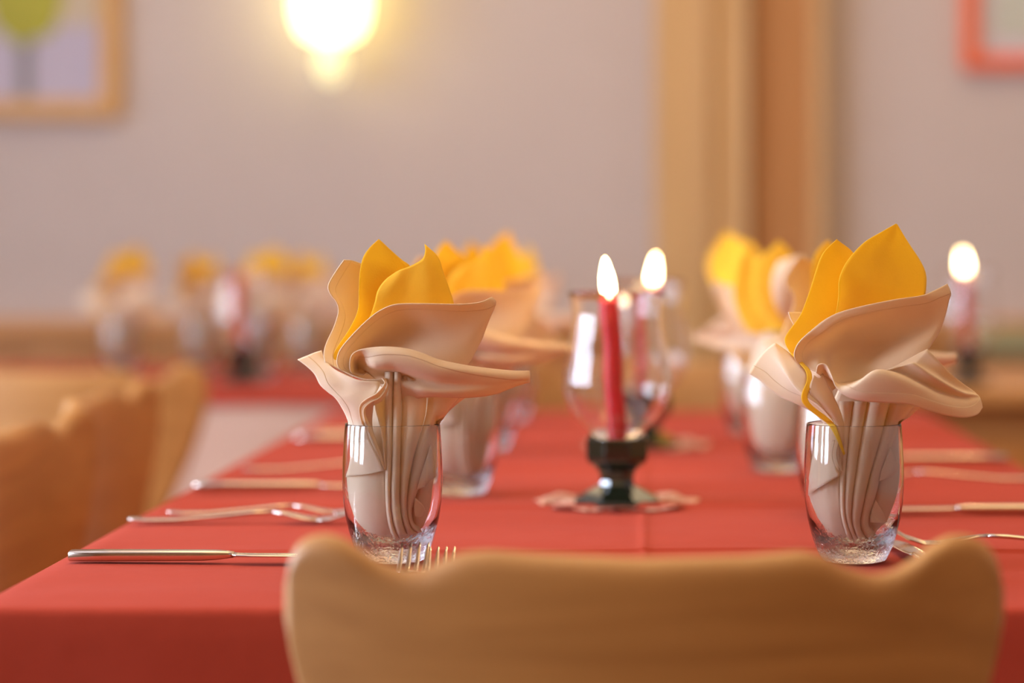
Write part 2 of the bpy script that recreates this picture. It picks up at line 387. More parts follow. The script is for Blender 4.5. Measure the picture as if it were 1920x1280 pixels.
# ------------------------------------------------------------------ tables and cloths
def make_table(x0, x1, y0, y1, label):
    root = empty('dining_table', ((x0+x1)/2, (y0+y1)/2, 0), label, 'table')
    W, L = x1-x0, y1-y0
    boxobj('tabletop', (0, 0, 0.7335), (W-0.012, L-0.012, 0.027), M['wains'], root, 0.004)
    boxobj('apron', (0, 0, 0.68), (W-0.16, L-0.16, 0.07), M['wains'], root, 0.003)
    for sx in (-1, 1):
        for sy in (-1, 1):
            bm = bmesh.new()
            loft(bm, [[Vector((sx*(W/2-0.1)+a*s, sy*(L/2-0.1)+b*s, z)) for a, b in ((-1, -1), (1, -1), (1, 1), (-1, 1))] for s, z in ((0.018, 0), (0.03, 0.72))])
            obj('leg', bm, M['wains'], root, smooth=False)
    return root
def make_cloth(name, x0, x1, y0, y1, drop, m, label, cat, creases=(), lcreases=(), nx=60, ny=120, th=0.0, amp=0.004, ztop=0.75, seed=3):
    rnd = random.Random(seed)
    ph = [rnd.uniform(0, 6.28) for _ in range(8)]
    bm = bmesh.new()
    # finer rows around the creases
    def axis(a, b, n, cr_):
        s = {a+(b-a)*k/n for k in range(n+1)}
        for c in cr_:
            for d in (-0.012, -0.008, -0.005, -0.0025, 0, 0.0025, 0.005, 0.008, 0.012):
                if a < c+d < b: s.add(c+d)
        return sorted(s)
    X = axis(x0, x1, nx, [c[0] for c in lcreases]); Y = axis(y0, y1, ny, [c[0] for c in creases])
    def h(x, y):
        e = min(x-x0, x1-x, y-y0, y1-y); f = min(1, max(0, e/0.03))
        z = 0.0006*math.sin(9*x+17*y+ph[0])+0.0005*math.sin(-14*x+31*y+ph[1])+0.00035*math.sin(60*y+4*math.sin(5*x)+ph[2])
        for c, s, hh in [(q[0]+0.004*math.sin(7*x), q[1], q[2]) for q in creases]:
            z += hh*math.exp(-((y-c)/s)**2)
        for c, s, hh in lcreases: z += hh*math.exp(-((x-c)/s)**2)
        return z*f
    g = [[bm.verts.new((x, y, ztop+h(x, y))) for y in Y] for x in X]
    for i in range(len(X)-1):
        for j in range(len(Y)-1): bm.faces.new((g[i][j], g[i+1][j], g[i+1][j+1], g[i][j+1]))
    per = [(g[i][0], (0, -1)) for i in range(len(X))]+[(g[-1][j], (1, 0)) for j in range(1, len(Y))]+[(g[i][-1], (0, 1)) for i in range(len(X)-2, -1, -1)]+[(g[0][j], (-1, 0)) for j in range(len(Y)-2, 0, -1)]
    corner = {id(g[0][0]): (-.8, -.8), id(g[-1][0]): (.8, -.8), id(g[-1][-1]): (.8, .8), id(g[0][-1]): (-.8, .8)}
    s = 0; ring = [p[0] for p in per]
    lev = [(0.0025, 0.0008), (0.0045, 0.0028), (0.0055, 0.0058)]+[(0.006, 0.006+(drop-0.006)*(k+1)/12) for k in range(12)]
    arc = [0.0]
    for a, b in zip(per[:-1], per[1:]): arc.append(arc[-1]+(a[0].co-b[0].co).length)
    tot = arc[-1]
    prev = ring; base = [(v.co.copy(), corner.get(id(v), n)) for v, n in per]
    for out, dn in lev:
        f = dn/drop
        cur = []
        for (c, n), s in zip(base, arc):
            wv = amp*f*(math.sin(22*s+ph[3])+0.7*math.sin(41*s+ph[4]))
            dw = 0.02*f*max(0, math.exp(-((abs(n[0])+abs(n[1])-1.6)/0.3)**2))
            cur.append(bm.verts.new((c.x+n[0]*(out+wv+dw+amp*f*1.5), c.y+n[1]*(out+wv+dw+amp*f*1.5), ztop-dn+(c.z-ztop)*(1-f))))
        n_ = len(cur)
        for k in range(n_): bm.faces.new((prev[k], prev[(k+1) % n_], cur[(k+1) % n_], cur[k]))
        prev = cur
    bmesh.ops.recalc_face_normals(bm, faces=bm.faces)
    o = obj(name, bm, m)
    tag(o, label, cat); return o
TX0, TX1, TY0, TY1 = -0.428, 0.406, 1.568, 3.43
ZT = 0.75
make_table(TX0, TX1, TY0, TY1, 'long table under the red tablecloth, with the nearest glasses and candles')
make_cloth('tablecloth', TX0, TX1, TY0, TY1, 0.21, M['red'], 'red tablecloth on the long foreground table', 'tablecloth',
           creases=[(1.852, 0.0045, 0.0026), (2.16, 0.007, 0.0036), (2.55, 0.007, 0.003), (2.36, 0.02, 0.0025), (2.95, 0.01, 0.003)], lcreases=[(0.006, 0.004, 0.0012)], ny=150)
FX0, FX1, FY0, FY1 = -1.30, -0.16, 3.87, 4.75
make_table(FX0, FX1, FY0, FY1, 'second table by the back wall under red and white cloths, left')
make_cloth('undercloth', FX0, FX1, FY0, FY1, 0.55, M['white'], 'off-white undercloth hanging below the red cloth of the far left table', 'tablecloth', nx=30, ny=30, ztop=0.747, amp=0.006, seed=5)
make_cloth('tablecloth', FX0-0.004, FX1+0.004, FY0-0.004, FY1+0.004, 0.022, M['red'], 'short red tablecloth over the white one on the far left table', 'tablecloth', nx=40, ny=30, seed=6, amp=0.001)
make_table(0.34, 1.9, 4.0, 4.72, 'bare wooden table far right, carrying one lit red candle')

# ------------------------------------------------------------------ tumbler, napkins
D0 = 1.79; S = D0/F                              # metres per pixel at the near glasses
GX = {'L': 736, 'R': 1601}
GPROF = [(0.0, 0.0), (0.020, 0.0), (0.0235, 0.0012), (0.0258, 0.005), (0.0286, 0.011), (0.0318, 0.021), (0.0345, 0.032), (0.0362, 0.044), (0.0369, 0.056), (0.0370, 0.063), (0.0367, 0.075), (0.0360, 0.088), (0.0351, 0.1000), (0.03500, 0.1014), (0.03485, 0.10185), (0.03460, 0.10205)]
def rin(z):
    if z > 0.1018: return 9
    if z < 0.0085: return 0.0
    zz = [0.0085, 0.011, 0.016, 0.024, 0.034, 0.046, 0.056, 0.063, 0.075, 0.088, 0.1018]
    rr = [0.0, 0.0140, 0.0225, 0.0290, 0.0328, 0.0348, 0.0356, 0.0358, 0.0355, 0.0349, 0.0340]
    return interp(zz, rr, z)
def glass_bm(seg=64):
    bm = bmesh.new()
    inn = [(0.03430, 0.1020), (0.03408, 0.1018), (0.03402, 0.1013)]+[(rin(z), z) for z in (0.088, 0.075, 0.063, 0.056, 0.046, 0.034, 0.024, 0.016, 0.011)]+[(0.007, 0.0090), (0, 0.0085)]
    lathe(bm, GPROF+inn, seg)
    return bm
def make_glass(loc, label, group=None):
    o = obj('drinking_glass', glass_bm(), M['glass'], None, loc)
    return tag(o, label, 'glass', group)

def patch(V, UV, FA, rows, cx, nseg=5, mseg=5, hem=False, clampy=782):
    """rows of (px, py, w): px/py as seen in the photograph, w = millimetres towards the viewer.
       Converted to metres around the base of the glass, then a smooth sheet through them."""
    R = [[Vector(((p[0]-VX)*(D0-p[2]/1000)/F-(cx-VX)*D0/F, -p[2]/1000, CZ-(p[1]-VY)*(D0-p[2]/1000)/F-ZT)) for p in r] for r in rows]
    n = (max(len(r) for r in R)-1)*nseg+1
    R = [spline(r, n) for r in R]
    m = (len(R)-1)*mseg+1
    cols = [spline([r[k] for r in R], m) for k in range(n)]
    base = len(V)
    for k in range(n):
        acc = 0
        for j in range(m):
            p = cols[k][j].copy()
            if j: acc += (cols[k][j]-cols[k][j-1]).length
            if p.z < 0.104:
                p.z = max(p.z, 0.0102)
                r = rin(min(p.z, 0.1017))-0.0012; x = max(-r*0.995, min(r*0.995, p.x)); mx = math.sqrt(max(0, r*r-x*x))
                p.x = x; p.y = max(-mx, min(mx, p.y))
            V.append(p); UV.append((k/n, acc*1000 if hem else 50))
    for k in range(n-1):
        for j in range(m-1):
            a = base+k*m+j; FA.append((a, a+m, a+m+1, a+1))
def pleat(V, UV, FA, L, R, cx, w, bulge=4.0, **kw):
    """rounded fold between a left and a right line; w = (left depth, right depth)"""
    n = max(len(L), len(R))
    l = spline([Vector((a, b, 0)) for a, b in L], n); r = spline([Vector((a, b, 0)) for a, b in R], n)
    rows = []
    for t, bu in ((0, -0.55), (0.06, 0.1), (0.25, 0.8), (0.5, 1.0), (0.78, 0.75), (0.95, 0.05), (1.0, -0.6)):
        rows.append([(l[i].x+(r[i].x-l[i].x)*t, l[i].y+(r[i].y-l[i].y)*t, w[0]+(w[1]-w[0])*t+bulge*bu) for i in range(n)])
    patch(V, UV, FA, rows, cx, nseg=4, mseg=2, **kw)
def core(V, UV, FA, prof, cx, dep=0.42, wc=-4, seg=28):
    base = len(V); nr = len(prof)
    for px, py, hw in prof:
        D = D0
        X = (px-cx)*S; Z = CZ-(py-VY)*S-ZT; r = hw*S
        for k in range(seg):
            a = 2*math.pi*k/seg; rr = 1+0.07*math.sin(7*a+py*0.01)
            p = Vector((X+r*rr*math.cos(a), -wc/1000+r*rr*dep*math.sin(a), Z))
            if p.z < 0.104:
                p.z = max(p.z, 0.0102); q = rin(min(p.z, 0.1017))-0.0015; hh = math.hypot(p.x, p.y)
                if hh > q: p.x *= q/hh; p.y *= q/hh
            V.append(p); UV.append((0, 50))
    for i in range(nr-1):
        for k in range(seg):
            k2 = (k+1) % seg; FA.append((base+i*seg+k, base+i*seg+k2, base+(i+1)*seg+k2, base+(i+1)*seg+k))
    FA.append(tuple(base+k for k in range(seg))); FA.append(tuple(base+(nr-1)*seg+k for k in range(seg))[::-1])
def sheet(name, V, UV, FA, m, thick=0.0006, subs=0):
    me = bpy.data.meshes.new(name); me.from_pydata(V, [], FA); me.update()
    uvl = me.uv_layers.new(name='UVMap')
    for l in me.loops: uvl.data[l.index].uv = UV[l.vertex_index]
    o = link(name, me, m)
    s = o.modifiers.new('thickness', 'SOLIDIFY'); s.thickness = thick; s.offset = 0
    return o

# ---- left napkin
V, UV, FA = [], [], []; cx = GX['L']; P_ = (V, UV, FA)
patch(*P_, [  # back-left leaf
    [(645,490,-12),(632,508,-12),(616,535,-8),(618,552,-8),(631,570,-10),(634,588,-12),(626,615,-8),(612,645,0),(607,665,8),(609,682,14)],
    [(660,491,-18),(652,515,-20),(642,545,-18),(645,565,-18),(650,585,-18),(650,605,-16),(640,632,-10),(628,655,-2),(622,672,6),(625,690,12)],
    [(678,497,-22),(680,525,-28),(680,560,-30),(680,600,-28),(672,625,-22),(660,645,-14),(650,665,-7),(642,682,2),(640,692,8),(645,702,12)],
    [(705,505,-24),(712,540,-32),(712,575,-34),(705,612,-32),(695,640,-26),(685,660,-18),(672,678,-10),(662,692,0),(660,702,6),(662,710,10)]], cx, hem=True)
patch(*P_, [  # big front leaf
    [(652,703,16),(635,692,20),(632,675,22),(640,655,24),(665,626,26),(692,600,26),(716,583,26),(745,573,26),(800,572,24),(860,573,18),(900,569,12),(922,559,6)],
    [(662,706,12),(650,695,12),(650,680,12),(660,660,14),(682,635,16),(705,612,17),(730,596,18),(760,588,19),(815,590,17),(868,590,12),(906,582,8),(930,569,5)],
    [(680,712,6),(672,700,4),(675,690,2),(690,670,2),(710,655,3),(735,640,5),(760,630,7),(790,626,9),(830,628,10),(874,620,8),(904,606,6),(926,582,4)],
    [(700,715,6),(700,705,6),(710,695,6),(725,685,8),(745,680,10),(765,678,12),(785,676,14),(810,678,14),(840,676,12),(872,666,8),(896,644,4),(918,600,2)],
    [(705,720,8),(712,718,8),(722,715,8),(740,710,9),(760,708,10),(780,706,12),(800,706,13),(822,706,13),(847,703,11),(864,696,8),(880,683,5),(905,636,2)]], cx, hem=True)
patch(*P_, [  # long lower leaf, rim curled over
    [(682,706,20),(660,702,26),(656,686,30),(660,668,32),(676,658,32),(700,654,32),(728,653,32),(760,656,31),(790,664,30),(820,676,28),(870,687,24),(920,694,18),(965,698,12),(993,698,8)],
    [(684,704,16),(672,700,14),(668,690,12),(672,678,18),(686,670,30),(708,668,35),(735,668,36),(765,672,36),(795,682,35),(825,692,33),(872,698,28),(922,704,21),(966,706,14),(994,705,9)],
    [(686,703,14),(680,699,12),(680,694,12),(686,690,20),(700,690,32),(718,690,34),(740,690,34),(768,696,34),(798,704,33),(828,710,31),(874,713,26),(924,716,20),(967,713,14),(994,711,9)],
    [(690,703,10),(688,702,8),(690,702,8),(700,700,12),(715,700,16),(732,702,18),(752,706,20),(778,712,22),(805,718,24),(832,722,24),(876,724,22),(926,724,18),(968,718,12),(994,715,8)],
    [(700,712,8),(705,712,8),(710,712,10),(722,714,14),(735,718,20),(750,722,24),(768,728,27),(790,732,29),(812,735,28),(838,737,26),(880,736,22),(928,732,16),(968,722,11),(994,717,8)],
    [(725,738,4),(728,740,6),(732,744,8),(740,748,12),(748,752,16),(757,755,20),(775,751,22),(795,748,24),(818,747,24),(842,748,22),(884,748,18),(928,742,13),(967,727,9),(994,719,7)]], cx, hem=True)
patch(*P_, [  # small left leaf
    [(558,677,10),(575,690,14),(590,705,18),(600,724,20),(615,738,22),(628,748,24),(640,765,22),(652,790,14),(662,830,12)],
    [(575,670,8),(592,685,14),(606,702,20),(618,720,24),(632,738,26),(645,752,28),(655,770,26),(666,795,22),(675,835,18)],
    [(590,664,5),(603,676,10),(617,692,18),(635,710,24),(652,727,28),(666,745,31),(674,768,31),(682,797,26),(690,838,22)],
    [(603,660,2),(609,676,8),(622,691,18),(645,704,26),(676,716,32),(712,720,33),(704,745,34),(698,795,27),(706,838,24)]], cx, hem=True)
patch(*P_, [  # under-layer of the same hem, a little behind
    [(608,664,4),(613,681,6),(632,692,14),(655,704,22),(685,714,28),(716,714,29)],
    [(622,672,-4),(630,690,0),(648,702,8),(672,712,16),(698,722,22),(722,722,24)]], cx)
patch(*P_, [  # panel in the glass, upper
    [(652,788,10),(655,820,9),(658,850,8),(655,875,6),(648,897,2)],
    [(672,790,20),(678,830,20),(682,860,20),(684,880,19),(685,893,18)],
    [(695,800,26),(702,830,26),(710,855,26),(716,875,26),(721,885,26)]], cx)
patch(*P_, [  # panel in the glass, lower
    [(649,896,-3),(652,930,-3),(657,955,-2),(668,985,0),(685,1012,0),(700,1024,0)],
    [(672,892,11),(675,930,13),(680,960,13),(692,990,11),(706,1012,8),(718,1024,4)],
    [(700,886,17),(702,930,19),(706,965,18),(715,995,14),(728,1015,9),(738,1026,5)],
    [(723,882,18),(725,930,19),(728,965,18),(735,995,14),(745,1015,10),(755,1027,5)]], cx)
patch(*P_, [  # curled hem band running into the glass
    [(716,712,31),(721,722,35),(706,740,37),(688,750,36),(675,762,35),(674,780,33),(682,808,30),(693,835,28),(705,860,28),(714,880,28)],
    [(718,712,29),(724,724,32),(710,744,35),(692,754,35),(679,765,34),(678,781,32),(686,808,29.5),(697,835,28),(709,860,28),(717,881,28)]], cx)
patch(*P_, [
    [(720,712,29),(726,726,31),(713,747,34),(695,757,34),(683,768,33),(682,783,31),(690,808,29),(701,835,27.5),(712,861,28),(720,882,28)],
    [(724,712,24),(728,730,26),(718,752,28),(702,762,28),(692,772,27),(692,788,26),(699,810,26),(708,836,26),(717,862,27),(723,883,27)]], cx)
patch(*P_, [
    [(700,740,26),(704,770,24),(712,800,26),(719,840,27),(722,884,25)],
    [(714,735,20),(718,770,18),(722,800,20),(726,840,22),(727,884,22)],
    [(735,700,20),(737,740,20),(737,800,22),(735,850,23),(731,884,21)]], cx)
pl = [[(722,700),(723,760),(723,820),(723,884),(724,950),(732,1000),(748,1026),(765,1030)],
      [(738,700),(736,780),(735,860),(732,930),(735,975),(745,1008),(765,1026),(788,1026)],
      [(753,700),(752,790),(750,880),(749,945),(755,985),(766,1010),(782,1019),(797,1010)],
      [(800,735),(797,780),(783,830),(770,880),(762,940),(764,975),(772,998),(790,1006)],
      [(866,740),(835,782),(812,840),(796,890),(780,930),(772,960),(775,985),(788,998)]]
pleat(*P_, pl[0], pl[1], cx, (21, 22), 3.5)
pleat(*P_, pl[1], pl[2], cx, (22, 22), 4.0)
pleat(*P_, pl[2], pl[3], cx, (20, 18), 4.5)
pleat(*P_, pl[3], pl[4], cx, (15, 11), 5)
pleat(*P_, [(858,740),(828,785),(806,850),(790,900),(776,945),(770,985),(778,1004)], [(880,742),(845,770),(822,800),(818,860),(812,900),(807,950),(796,995)], cx, (6, 0), 5)
patch(*P_, [  # folded triangle at the right
    [(806,838,18),(798,865,17),(788,895,17),(781,922,16)],
    [(812,868,17),(808,880,17),(800,900,17),(793,916,16)],
    [(815,897,12),(812,899,13),(806,903,14),(798,912,14)]], cx)
patch(*P_, [
    [(778,936,16),(776,955,17),(777,972,17)],
    [(792,950,14),(788,962,15),(784,974,16)],
    [(797,962,11),(794,966,12),(790,972,13)]], cx)
core(*P_, [(745,690,22),(745,720,30),(745,745,44),(742,790,66),(735,840,74),(732,900,78),(731,950,70),(733,990,56),(738,1012,38),(744,1026,14)], cx)
napL = sheet('cloth_napkin', V, UV, FA, M['napkin'])
V, UV, FA = [], [], []; P_ = (V, UV, FA)
patch(*P_, [
    [(710,451,-18),(694,466,-14),(681,485,-10),(675,512,-6),(673,545,-4),(671,585,-2),(655,620,0),(635,650,4),(625,670,6),(632,690,8)],
    [(711,452,-18),(704,475,-15),(698,500,-12),(692,530,-10),(688,560,-10),(684,590,-8),(672,615,-5),(655,645,-2),(640,668,2),(640,692,6)],
    [(711,452,-18),(722,478,-18),(728,500,-18),(728,530,-18),(722,560,-18),(716,590,-17),(700,620,-14),(680,648,-8),(660,672,-2),(655,696,2)],
    [(712,452,-18),(740,478,-20),(754,490,-22),(770,504,-24),(775,540,-26),(775,580,-26),(760,620,-22),(740,650,-16),(720,680,-10),(700,704,-5)]], cx)
patch(*P_, [
    [(742,513,-8),(722,528,-4),(708,548,0),(702,572,3),(692,600,6),(668,632,9),(648,660,10),(640,688,11)],
    [(752,508,-7),(742,528,-3),(730,548,0),(722,572,1),(710,600,2),(690,633,4),(668,661,5),(655,690,6)],
    [(768,502,-8),(765,525,-6),(760,548,-4),(755,572,-3),(745,600,-2),(730,635,0),(710,665,2),(690,692,2)],
    [(791,489,-10),(795,515,-7),(798,542,-5),(800,572,-4),(797,605,-3),(785,640,-2),(770,670,0),(750,695,2)],
    [(797,474,-12),(808,500,-10),(815,530,-8),(822,572,-7),(822,608,-6),(812,645,-5),(795,675,-4),(775,700,0)],
    [(796,460,-15),(821,484,-14),(832,515,-13),(843,545,-12),(851,574,-12),(850,612,-10),(838,652,-8),(818,690,-5)]], cx)
papL = sheet('paper_napkin', V, UV, FA, M['paper'], 0.0003)

# ---- right napkin
V, UV, FA = [], [], []; cx = GX['R']; P_ = (V, UV, FA)
patch(*P_, [  # left leaf
    [(1404,703,8),(1425,716,12),(1440,731,16),(1465,748,20),(1500,763,24),(1530,780,22),(1548,800,20)],
    [(1415,684,4),(1435,699,10),(1455,716,16),(1478,735,22),(1508,752,26),(1535,772,26),(1555,798,24)],
    [(1433,662,3),(1448,677,10),(1466,697,18),(1487,719,25),(1511,741,30),(1538,764,30),(1562,795,26)],
    [(1451,647,2),(1462,672,13),(1476,702,24),(1493,730,30),(1515,748,33),(1540,766,31),(1565,795,27)],
    [(1457,648,-2),(1479,664,8),(1500,684,18),(1513,700,24),(1513,722,27),(1530,745,28),(1568,790,26)]], cx, hem=True)
patch(*P_, [  # upper front leaf
    [(1500,690,20),(1490,675,24),(1490,660,26),(1500,642,28),(1525,619,28),(1550,600,28),(1578,587,27),(1625,575,26),(1680,564,22),(1728,557,16),(1750,548,10),(1776,535,4)],
    [(1510,692,20),(1508,678,20),(1512,662,20),(1525,645,22),(1548,628,25),(1570,612,25),(1595,601,24),(1640,590,22),(1690,580,18),(1735,572,12),(1762,560,8),(1783,552,3)],
    [(1522,697,22),(1524,682,20),(1530,665,17),(1540,652,13),(1560,640,9),(1585,630,6),(1615,622,6),(1655,613,8),(1700,604,8),(1740,594,6),(1764,580,4),(1779,567,2)],
    [(1532,702,24),(1536,690,22),(1542,675,15),(1552,668,5),(1572,662,-2),(1598,660,-6),(1630,655,-6),(1665,645,-2),(1705,632,2),(1742,618,3),(1762,604,3),(1774,588,1)],
    [(1540,708,22),(1548,703,18),(1556,698,11),(1566,695,4),(1584,694,2),(1608,692,3),(1638,685,6),(1672,672,9),(1710,655,10),(1742,638,7),(1756,626,4),(1767,610,1)],
    [(1560,735,18),(1568,730,16),(1575,725,12),(1585,722,8),(1600,720,8),(1620,715,10),(1650,708,12),(1680,698,14),(1712,682,14),(1736,662,10),(1747,648,6),(1759,630,2)]], cx, hem=True)
patch(*P_, [  # lower leaf with three folds
    [(1530,702,30),(1534,687,33),(1548,686,34),(1558,703,36),(1568,730,38),(1588,746,40),(1620,755,41),(1665,758,40),(1705,761,37),(1740,772,32),(1775,782,26),(1808,786,20),(1832,780,14),(1842,767,8)],
    [(1536,706,26),(1541,697,28),(1549,697,29),(1561,712,33),(1574,730,38),(1594,736,42),(1625,738,44),(1668,740,42),(1710,746,38),(1745,755,33),(1778,765,27),(1808,771,20),(1828,768,14),(1841,760,8)],
    [(1541,712,18),(1546,707,20),(1553,708,22),(1566,720,28),(1582,726,36),(1605,722,42),(1640,699,44),(1680,708,42),(1722,726,36),(1752,741,30),(1782,752,24),(1808,758,18),(1826,756,13),(1839,753,8)],
    [(1546,715,12),(1550,712,14),(1558,714,16),(1572,722,20),(1592,722,26),(1618,712,30),(1655,698,30),(1690,702,27),(1728,720,24),(1757,734,21),(1785,744,18),(1808,748,14),(1824,748,11),(1837,748,7)],
    [(1550,718,8),(1556,716,10),(1565,718,12),(1582,722,16),(1605,718,22),(1640,705,26),(1700,687,31),(1714,685,33),(1745,706,31),(1768,720,27),(1790,732,22),(1808,740,17),(1822,742,12),(1834,744,7)],
    [(1560,722,4),(1566,720,6),(1575,720,8),(1595,720,10),(1620,712,14),(1660,700,18),(1708,686,21),(1722,686,21),(1750,700,19),(1770,714,16),(1790,726,13),(1806,734,11),(1818,738,9),(1830,741,6)],
    [(1575,722,2),(1582,720,3),(1592,718,4),(1612,714,6),(1640,705,10),(1680,688,14),(1733,660,19),(1742,661,21),(1763,683,20),(1780,701,17),(1796,714,13),(1810,725,10),(1820,732,7),(1830,740,5)]], cx, hem=True)
patch(*P_, [  # small tip at the back
    [(1478,588,-14),(1482,600,-12),(1488,612,-10),(1500,640,-6)],
    [(1490,588,-18),(1495,602,-16),(1502,620,-12),(1510,645,-8)],
    [(1502,588,-22),(1510,605,-20),(1516,625,-16),(1520,650,-10)]], cx)
patch(*P_, [  # fold between left leaf and stalk
    [(1526,706,30),(1518,728,31),(1522,748,31),(1540,768,30),(1562,790,28),(1572,825,27),(1574,865,26)],
    [(1536,712,28),(1538,735,30),(1548,755,31),(1562,775,30),(1573,800,28),(1578,830,27),(1577,868,26)],
    [(1542,702,24),(1554,728,25),(1566,752,26),(1577,778,26),(1583,805,25),(1584,835,25),(1580,870,24)]], cx)
patch(*P_, [[(1562,828,31),(1557,855,31),(1562,878,31),(1574,894,30)], [(1566,828,30),(1561,855,30),(1566,876,30),(1576,891,29)]], cx)
patch(*P_, [[(1572,828,29),(1567,853,28),(1571,872,28),(1578,885,28)], [(1576,828,28),(1577,853,26),(1578,872,27),(1580,885,27)]], cx)
patch(*P_, [
    [(1530,797,12),(1527,840,10),(1522,880,8),(1515,932,0)],
    [(1550,797,22),(1550,840,22),(1548,880,21),(1543,913,19)],
    [(1570,800,28),(1573,840,28),(1574,870,28),(1574,895,27)]], cx)
patch(*P_, [
    [(1516,931,-4),(1528,965,-3),(1545,1000,-2),(1565,1030,0),(1580,1040,0)],
    [(1543,914,13),(1552,960,14),(1563,1000,10),(1580,1028,6),(1593,1041,3)],
    [(1576,892,20),(1578,955,19),(1584,998,14),(1597,1028,8),(1612,1043,4)]], cx)
q = [[(1574,755),(1577,800),(1577,850),(1576,900),(1577,960),(1585,1000),(1600,1030),(1622,1044)],
     [(1600,755),(1594,800),(1589,850),(1585,900),(1584,955),(1591,992),(1606,1022),(1628,1038)],
     [(1626,755),(1618,800),(1610,850),(1602,905),(1597,950),(1597,985),(1609,1014),(1632,1034)],
     [(1668,755),(1657,800),(1643,850),(1629,900),(1618,950),(1612,985),(1619,1010),(1638,1028)],
     [(1716,760),(1692,795),(1668,845),(1652,890),(1642,930),(1633,962),(1629,990),(1642,1012)]]
pleat(*P_, q[0], q[1], cx, (22, 23), 3)
pleat(*P_, q[1], q[2], cx, (23, 23), 3)
pleat(*P_, q[2], q[3], cx, (22, 20), 4.5)
pleat(*P_, q[3], q[4], cx, (18, 12), 5)
pleat(*P_, [(1706,760),(1685,795),(1664,850),(1648,900),(1636,945),(1628,985),(1636,1008)], [(1730,762),(1704,785),(1688,808),(1686,850),(1688,885),(1682,930),(1664,985)], cx, (7, 0), 5)
patch(*P_, [
    [(1668,842,18),(1660,865,17),(1652,885,17),(1648,905,16)],
    [(1680,862,14),(1676,876,15),(1668,890,15),(1658,901,15)],
    [(1686,874,9),(1684,882,10),(1678,890,11),(1668,898,12)]], cx)
patch(*P_, [
    [(1641,940,16),(1634,962,17),(1631,984,17)],
    [(1652,958,14),(1648,972,15),(1645,985,16)],
    [(1663,984,10),(1661,985,11),(1658,986,12)]], cx)
core(*P_, [(1610,690,22),(1612,725,34),(1612,755,48),(1608,800,66),(1603,850,76),(1600,900,80),(1600,950,70),(1604,995,50),(1608,1020,32),(1612,1036,14)], cx)
napR = sheet('cloth_napkin', V, UV, FA, M['napkin'])
V, UV, FA = [], [], []; P_ = (V, UV, FA)
patch(*P_, [
    [(1569,451,-16),(1545,475,-12),(1533,500,-10),(1524,530,-6),(1514,560,-2),(1500,595,2),(1476,628,6),(1472,645,10),(1484,668,14)],
    [(1570,452,-16),(1560,478,-15),(1552,505,-13),(1544,535,-10),(1534,566,-7),(1518,600,-3),(1496,632,2),(1488,650,6),(1494,672,12)],
    [(1570,452,-16),(1580,478,-17),(1580,507,-17),(1574,540,-15),(1565,575,-12),(1550,608,-8),(1528,640,-3),(1515,660,0),(1512,680,6)],
    [(1571,453,-16),(1600,477,-18),(1610,510,-19),(1608,550,-17),(1595,590,-12),(1580,620,-8),(1560,650,-4),(1540,672,0),(1525,690,4)]], cx)
patch(*P_, [
    [(1680,422,-10),(1652,438,-5),(1622,456,0),(1598,480,4),(1581,505,7),(1573,530,8),(1572,560,6),(1564,600,2),(1540,640,0)],
    [(1681,423,-10),(1660,448,-8),(1638,472,-4),(1620,497,0),(1606,522,3),(1598,548,0),(1595,575,-4),(1586,610,-12),(1565,650,-12)],
    [(1681,423,-10),(1676,455,-10),(1668,485,-8),(1658,512,-6),(1648,540,-4),(1640,566,-6),(1632,590,-10),(1618,625,-16),(1600,660,-16)],
    [(1682,423,-10),(1690,450,-14),(1700,475,-15),(1706,502,-15),(1708,525,-14),(1705,548,-13),(1698,575,-14),(1680,615,-18),(1650,665,-18)],
    [(1683,424,-10),(1694,443,-15),(1708,465,-18),(1724,489,-20),(1735,512,-20),(1737,535,-20),(1732,562,-18),(1712,605,-14),(1680,660,-8)]], cx)
patch(*P_, [  # narrow edge of the paper running down the fold into the glass
    [(1478,660,12),(1499,684,22),(1511,700,27),(1512,718,30),(1503,742,34),(1506,760,34),(1528,780,32),(1552,798,30.5),(1566,820,30),(1582,857,30)],
    [(1488,664,12),(1507,684,22),(1521,700,27),(1522,722,30),(1514,746,33),(1522,762,33),(1545,780,31),(1564,797,30),(1574,818,30),(1585,853,30)]], cx)
papR = sheet('paper_napkin', V, UV, FA, M['paper'], 0.0003)

def gpos(px, D): return Vector(((px-VX)*D/F, D, ZT+0.0012))
names = {napL: None}
protos = {'L': (napL, papL), 'R': (napR, papR)}
def setting(px, D, kind, where, used=set(), rz=0.0, glass=[None], sc_=1.0):
    loc = gpos(px, D); n, p = protos[kind]
    if kind not in used: used.add(kind)
    else: n = n.copy(); p = p.copy(); C.objects.link(n); C.objects.link(p)
    for o in (n, p): o.location = loc; o.rotation_euler = (0, 0, rz); o.scale = (sc_,)*3
    if glass[0] is None: g = make_glass(loc, ''); glass[0] = g
    else: g = glass[0].copy(); C.objects.link(g); g.location = loc
    g.scale = (sc_,)*3
    tag(g, 'clear barrel tumbler ' + where, 'glass', 'tumblers holding folded napkins')
    tag(n, 'beige napkin fanned out of the tumbler ' + where, 'napkin', 'beige cloth napkins in the tumblers')
    tag(p, 'yellow paper napkin in the tumbler ' + where, 'paper napkin', 'yellow paper napkins in the tumblers')
setting(736, 1.79, 'L', 'in sharp focus at left')
setting(1601, 1.79, 'R', 'in sharp focus at right')
setting(862, 2.27, 'L', 'second in the left row', rz=0.12)
setting(912, 2.76, 'R', 'third in the left row', rz=0.5)
setting(950, 3.2, 'L', 'fourth in the left row', rz=-0.3)
setting(1574, 2.1, 'L', 'close behind the sharp right one', rz=-0.2)
setting(1456, 2.5, 'L', 'third in the right row', rz=2.6)
setting(1408, 3.0, 'R', 'farthest in the right row', rz=2.3)
